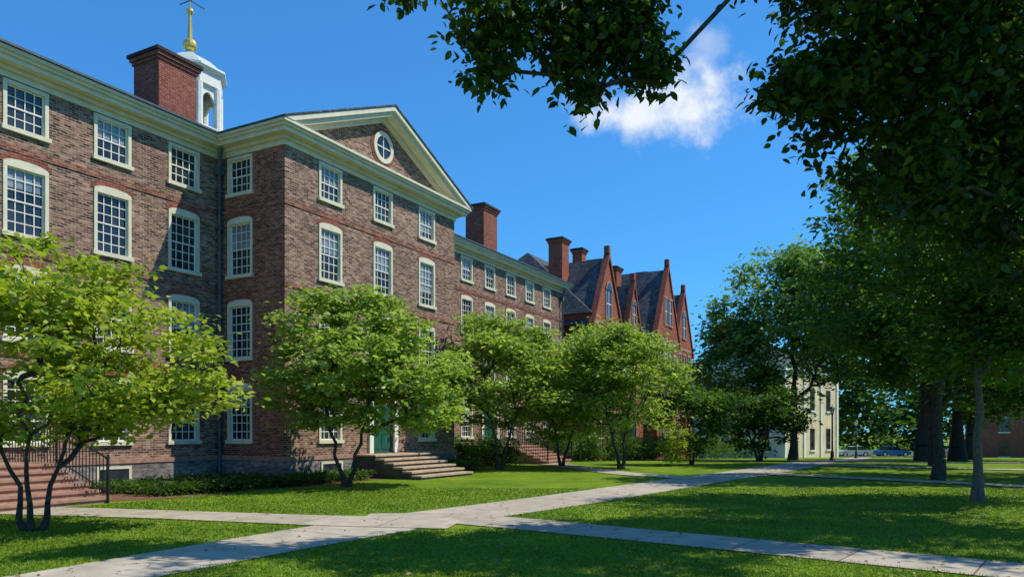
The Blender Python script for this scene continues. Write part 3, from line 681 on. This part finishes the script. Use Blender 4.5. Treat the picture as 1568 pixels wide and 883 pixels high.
make_tree('shade_tree',(21.0,56),[(0,0,10.6,6.0,5.5,5.9,400),(-4.2,0,7.2,3.4,3.5,3.4,130),(2,0,13.5,4,3.5,3.2,100)],3.2,.3,L_blue,per=42,cr=.85,flat=.5,L=.39,seed=18,thr=-.04,nscale=.36)
make_tree('shade_tree',(26.8,48.5),[(0,0,10.3,6.0,6,5.3,370),(2,-1,7.0,4.0,4,3.0,110)],3.6,.5,L_mid,per=38,cr=.8,flat=.5,L=.37,seed=19,thr=-.05,nscale=.36,tscale=.8)
make_tree('shade_tree',(30.4,51),[(2,0,9.3,6.5,6,5.9,300)],3.4,.45,L_dark,per=36,cr=.8,flat=.6,L=.38,seed=20,thr=-.05,nscale=.36)
make_tree('shade_tree',(14.8,26),[(-.3,.5,7.8,4.2,3.8,4.4,360),(-1.2,0,5.2,2.8,2.6,1.8,100)],2.4,.19,L_mid,per=42,cr=.6,flat=.45,L=.24,seed=21,thr=-.04,nscale=.5,tscale=.85)
make_tree('shade_tree',(11.2,18),[(.3,0,7.0,3.2,2.8,3.6,290),(.6,0,4.2,2.6,2.2,1.5,110),(2.2,.5,4.6,2.4,2,2.2,100)],2.6,.12,L_mid,per=44,cr=.5,flat=.45,L=.19,seed=22,bark=M_barkl,thr=-.04,nscale=.6,tscale=.85,pw=.75,wob=.004)
make_tree('shade_tree',(21,37),[(0,0,8.5,5.4,5,5.6,330)],2.8,.28,L_dark,per=36,cr=.75,flat=.5,L=.34,seed=23,thr=-.05,nscale=.4)
make_tree('shade_tree',(38,62),[(2,0,9.5,7,7,7,260)],3.0,.4,L_dark,per=34,cr=1.0,flat=.7,L=.54,seed=24,thr=-.1,nscale=.3)
make_tree('shade_tree',(33,47),[(0,0,8.8,6.4,6,6.2,270)],2.9,.38,L_mid,per=34,cr=.9,flat=.7,L=.45,seed=25,thr=-.08,nscale=.3,tscale=.7)
make_tree('shade_tree',(20.5,27.5),[(0,0,7.4,4.9,4.5,5.1,260)],2.4,.24,L_dark,per=36,cr=.7,flat=.5,L=.33,seed=26,thr=-.08,nscale=.38)
# near elms with overhanging boughs (crowns mostly above the view; they shade the foreground lawn)
make_tree('elm_tree',(10.5,5.0),[(.0,11,7.75,.85,.9,.5,24),(-.4,11,7.1,.3,.3,.4,7),(1.0,11,7.4,.6,.7,.8,27),(1.0,11,6.7,.2,.3,.35,6),(1.9,11,7.5,.55,.7,.6,23),(2.05,11,6.9,.25,.3,.3,6),(.9,11.2,8.2,1.4,1,.4,20),(-2.0,11,8.6,.9,.8,.3,8),
   (7.2,9.9,10.4,3.8,2.9,1.6,140),(13,8.5,11.0,4,4,2.4,90)],4.5,.3,L_elm,per=44,cr=.28,flat=.8,L=.16,droop=.55,seed=31,relative=False,top=9,thr=.05,nscale=.55,lean=(-1.5,1),pw=.8,hexa=True,cap=.035)
make_tree('elm_tree',(14.5,12.5),[(5.4,11.3,8.4,1.9,1.8,1.9,150),(4.4,11.3,6.9,.5,.6,.5,14),(6.4,12.0,6.8,1.6,1.6,1.8,115),(8.6,13,7.4,2.7,2.4,3.2,290),(11.0,13.5,8.0,3.5,2.8,3.5,200),(15.5,14.0,10.6,4,4.5,2.4,120)],4.0,.36,L_elm,per=46,cr=.36,flat=.7,L=.175,droop=.5,seed=32,relative=False,top=8.5,thr=0,nscale=.7,lean=(-1,0),pw=.75,cap=.08,hexa=True)
# ------------------------------------------------------------ shrubs, ivy
def bed(name,us,vs,h,n,leaf,L,seed,per=30,cr=.2):
    r=np.random.default_rng(seed); u_=us[0]+(us[1]-us[0])*r.random(n); v_=vs[0]+(vs[1]-vs[0])*r.random(n)
    P=np.array([W2(a,b_) for a,b_ in zip(u_,v_)]); z=ground_z(P[:,1])+h*(.3+.7*r.random(n)); C=np.column_stack([P,z])
    V,F,T=leaf_arrays(C,per,cr,.45,L,0,r); np_mesh(name,V,F,leaf,None,T)
bed('ivy_bed',(-5.0,3.2),(-1.35,-.2),.28,280,L_dark,.12,41)
bed('ivy_bed',(-5.4,-.2),(-1.0,2.8),.22,440,L_dark,.12,42)
bed('ivy_bed',(7.0,10.4),(-1.35,-.2),.4,140,L_mid,.12,43)
def bush(u_,v_,r_,h,leaf,seed,n=70,L=.19):
    x,y=W2(u_,v_); z=gz(y)
    shrub('shrub',(x,y,z),[(x,y,z+h*.45,r_,r_,h*.55,n)],leaf,36,.32,L,seed).location=(x,y,z)
k=50
for (u_,v_,r_,h,l) in ((12.5,1.2,1.4,1.5,L_mid),(15,.8,1.4,1.5,L_dark),(22.5,1.0,1.6,1.9,L_dark),(25.5,.5,1.7,2.1,L_dark),(29.5,0,2.0,2.4,L_dark),(33.5,-.8,1.8,1.9,L_mid),(38,-.8,1.8,2,L_dark),(43,-1.5,1.8,2.2,L_dark),(48,-2,2,2,L_mid),(55,-2,2.2,2.4,L_dark),(62,-3,2.2,2.2,L_mid)):
    bush(u_,v_,r_,h,l,k,n=80); k+=1
shrub('shrub',(8.0,36.5,0),[(8.0,36.5,1.1,.8,.8,1.1,50)],L_yel,40,.25,.14,77).location=(8.0,36.5,0)
# distant tree mass
r=np.random.default_rng(5); pts=[]
for k in range(26):
    x=16+k*5.2+r.normal()*2; y=124+r.normal()*6; hh=12+r.random()*7
    pts+=sample_blob((x,y,-3+hh*.5,5.4,5,hh*.56,60),r,r.random(3)*9,-.4,.2)
V,F,T=leaf_arrays(np.array(pts),26,1.5,.7,1.1,0,r); np_mesh('distant_trees',V,F,L_mid,None,T*.6)
# ------------------------------------------------------------ light & world
sdir=Vector((.6,.043,.8)).normalized()
sl_=bpy.data.lights.new('sun','SUN'); sl_.energy=5; sl_.angle=math.radians(.5); sl_.color=(1,.93,.80)
so=link(bpy.data.objects.new('sun',sl_)); so.rotation_euler=(-sdir).to_track_quat('-Z','Y').to_euler(); so.location=(30,0,50)
wd_=bpy.data.worlds.new('World'); S.world=wd_; wd_.use_nodes=True; nt=wd_.node_tree; bg=nt.nodes['Background']
sky=nt.nodes.new('ShaderNodeTexSky'); sky.sky_type='NISHITA'; sky.sun_disc=False; sky.sun_elevation=math.asin(sdir.z); sky.sun_rotation=math.atan2(sdir.x,sdir.y); sky.air_density=1.0; sky.dust_density=.1; sky.ozone_density=1.2
tc=nt.nodes.new('ShaderNodeTexCoord')
gm=nt.nodes.new('ShaderNodeGamma'); gm.inputs[1].default_value=.72; nt.links.new(sky.outputs[0],gm.inputs[0])
c=mix(nt,gm.outputs[0],(.44,1.40,2.45),1,'MULTIPLY')
def cloudmask(d,sc,rad,nsc,amp,seed):
    d=Vector(d).normalized()
    sub=nt.nodes.new('ShaderNodeVectorMath'); sub.operation='SUBTRACT'; sub.inputs[1].default_value=d; nt.links.new(tc.outputs['Generated'],sub.inputs[0])
    mul=nt.nodes.new('ShaderNodeVectorMath'); mul.operation='MULTIPLY'; mul.inputs[1].default_value=sc; nt.links.new(sub.outputs[0],mul.inputs[0])
    ln=nt.nodes.new('ShaderNodeVectorMath'); ln.operation='LENGTH'; nt.links.new(mul.outputs[0],ln.inputs[0])
    mr=nt.nodes.new('ShaderNodeMapRange'); mr.inputs[1].default_value=0; mr.inputs[2].default_value=rad; mr.inputs[3].default_value=.34; mr.inputs[4].default_value=-.35; nt.links.new(ln.outputs['Value'],mr.inputs[0])
    n=nt.nodes.new('ShaderNodeTexNoise'); n.inputs['Scale'].default_value=nsc; n.inputs['Detail'].default_value=9; n.inputs['Roughness'].default_value=.62
    ad=nt.nodes.new('ShaderNodeVectorMath'); ad.operation='ADD'; ad.inputs[1].default_value=(seed,seed,0); nt.links.new(tc.outputs['Generated'],ad.inputs[0]); nt.links.new(ad.outputs[0],n.inputs['Vector'])
    s=nt.nodes.new('ShaderNodeMath'); s.operation='ADD'; nt.links.new(n.outputs['Fac'],s.inputs[0]); nt.links.new(mr.outputs[0],s.inputs[1])
    m=nt.nodes.new('ShaderNodeMapRange'); m.interpolation_type='SMOOTHSTEP'; m.inputs[1].default_value=.42; m.inputs[2].default_value=.84; m.inputs[3].default_value=0; m.inputs[4].default_value=amp; nt.links.new(s.outputs[0],m.inputs[0]); return m.outputs[0]
for a in (((.225,1,.445),(1,1,1.7),.14,16,1.,0),((.15,1,.42),(1,1,2.0),.13,16,.95,1.3),((.262,1,.52),(1,1,1.3),.05,18,.35,3)):
    f=cloudmask(*a); c=mix(nt,c,(7.8,8.1,8.4),f)
nt.links.new(c,bg.inputs['Color']); bg.inputs['Strength'].default_value=.12
# ------------------------------------------------------------ camera
cd=bpy.data.cameras.new('camera'); cam=link(bpy.data.objects.new('camera',cd)); cam.location=(0,0,1.7); cam.rotation_euler=(math.radians(90),0,0)
cd.lens=26.3; cd.sensor_width=36; cd.shift_y=.139; cd.clip_end=3000; cd.clip_start=.05
S.camera=cam
S.view_settings.view_transform='Standard'; S.view_settings.look='None'; S.view_settings.exposure=0
